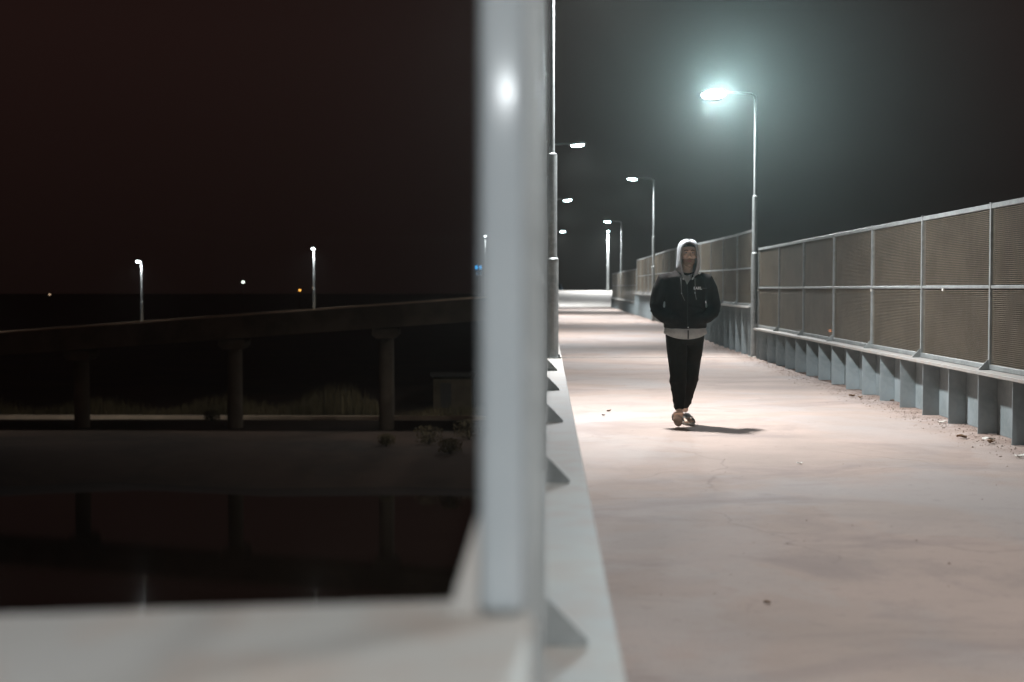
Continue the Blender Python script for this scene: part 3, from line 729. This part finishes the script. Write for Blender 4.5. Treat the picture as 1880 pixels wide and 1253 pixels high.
slide((.016, .305, .003), R(0), R(12), M['sandal'], M['sandal'])

# ------------------------------------------------------------------ small things
def at(px, py, z=0):
    d = (CZ-z)*F/(py-530); return (px-1006)*d/F, d
def scrap(px, py, size, kind, lab, rot=0.):
    size *= .62; x, y = at(px, py); t = thing('dry_leaf' if kind == 'leaf' else 'paper_scrap', (x, y, .003), lab, 'leaf' if kind == 'leaf' else 'litter', 'litter on the walkway', rot)
    bm = bmesh.new(); n = 9; rows = []
    for i in range(n):
        u = i/(n-1)-.5; wd = (.5*math.sqrt(max(.02, 1-(2*u)**2)) if kind == 'leaf' else .36+.06*math.sin(i*2.1))*.5
        c = .25*math.sin(u*5+px)*.4
        rows.append([bm.verts.new((u*size, v*wd*size*1.6, size*(.05+abs(v)*.22*(1 if kind == 'leaf' else .5)+.10*(1+math.sin(u*6+px))*.6))) for v in (-1, -.5, 0, .5, 1)])
    for a, b in zip(rows, rows[1:]):
        for k in range(4): bm.faces.new((a[k], a[k+1], b[k+1], b[k]))
    o = build('blade' if kind == 'leaf' else 'sheet', bm, M['leaf' if kind == 'leaf' else 'paper'], t, smooth=True)
    s = o.modifiers.new('s', 'SOLIDIFY'); s.thickness = .0015; s.offset = 1
for a in (
 (1562, 728, .13, 'leaf', 'crumpled brown leaf by the lit fins, left one of a pair', .3), (1577, 731, .12, 'leaf', 'crumpled brown leaf by the lit fins, right one of a pair', 1.4),
 (1468, 852, .07, 'paper', 'small white scrap lying alone in the middle of the walkway', .2), (1812, 808, .17, 'paper', 'white torn scrap in front of the fins near the right edge', .35),
 (1728, 776, .12, 'paper', 'flat pale scrap at the foot of a dark fin', .0), (1707, 760, .12, 'paper', 'pale crumb of litter between two dark fins', .6),
 (1872, 839, .16, 'paper', 'pale scrap cut by the right edge of the picture', .1), (1762, 804, .14, 'leaf', 'thin dark leaf between the dark fins and the torn scrap', -.5),
 (1815, 813, .13, 'leaf', 'brown leaf touching the white torn scrap', .9), (1118, 756, .08, 'leaf', 'tiny leaf left of the walker\'s feet, the upper one', .4),
 (1108, 764, .07, 'leaf', 'tiny leaf left of the walker\'s feet, the lower one', 2.), (1380, 657, .2, 'paper', 'white scrap at the foot of the glaring lamp post', .1),
 (1655, 742, .07, 'leaf', 'small leaf at the first shaded fin', .8), (1635, 736, .08, 'leaf', 'small leaf before the last lit fin', 2.3), (1410, 1110, .045, 'leaf', 'blurred dark leaf nearest the viewer', -.3)):
    scrap(*a)
for px, py, lab in ((1724, 532, 'small white clip under the middle rail at the second near bay'), (1594, 533, 'small white clip beside a fence post at mid height'), (1389, 533, 'small white clip at the end post beside the glaring lamp')):
    d = 3.955*F/(px-1006); z = CZ+(530-py)*d/F
    bm = bmesh.new(); prism(bm, [(-.028, .012), (.028, .012), (.02, -.014), (-.02, -.014)], 'x', 0, .012)
    me = build('clip', bm, M['paper'], None, (3.955, d, z)); tag(me, lab, 'clip', 'clips on the right fence')

# grit and leaf crumbs gathered along the foot of the fins and thinly over the deck
bm = bmesh.new()
for i in range(5200):
    y = random.uniform(5, 40)
    if i % 8: x = 3.86-abs(random.gauss(0, .16)) if i % 3 else random.uniform(3.88, 4.03)
    else: x = random.uniform(.3, 3.8)
    q = random.uniform(.003, .009)*(1.6 if i % 17 == 0 else 1)*(1 if i % 8 else .6); a = random.uniform(0, 6.28); z = g(y)+.001
    v = [bm.verts.new((x+math.cos(a+k*2.1)*q*random.uniform(.6, 1.5), y+math.sin(a+k*2.1)*q*random.uniform(.6, 1.5), z)) for k in range(3)]
    t_ = bm.verts.new((x, y, z+q*random.uniform(.4, 1)))
    for k in range(3): bm.faces.new((v[k], v[(k+1) % 3], t_))
tag(build('grit', bm, mat('brown_grit', (.22, .15, .11), .9, 0, .2, (.13, .09, .07), 40)), kind='stuff')

# ------------------------------------------------------------------ haze
bm = bmesh.new(); box(bm, -75, 75, -32, 330, -12, 13)
hm_ = bpy.data.materials.new('night_haze'); hm_.use_nodes = True; nt = hm_.node_tree
nt.nodes.remove(nt.nodes['Principled BSDF'])
pv = nt.nodes.new('ShaderNodeVolumePrincipled'); pv.inputs['Density'].default_value = HAZE; pv.inputs['Color'].default_value = (.80, .88, .82, 1); pv.inputs['Anisotropy'].default_value = .87
nt.links.new(pv.outputs['Volume'], nt.nodes['Material Output'].inputs['Volume'])
tag(build('haze', bm, hm_), kind='stuff')
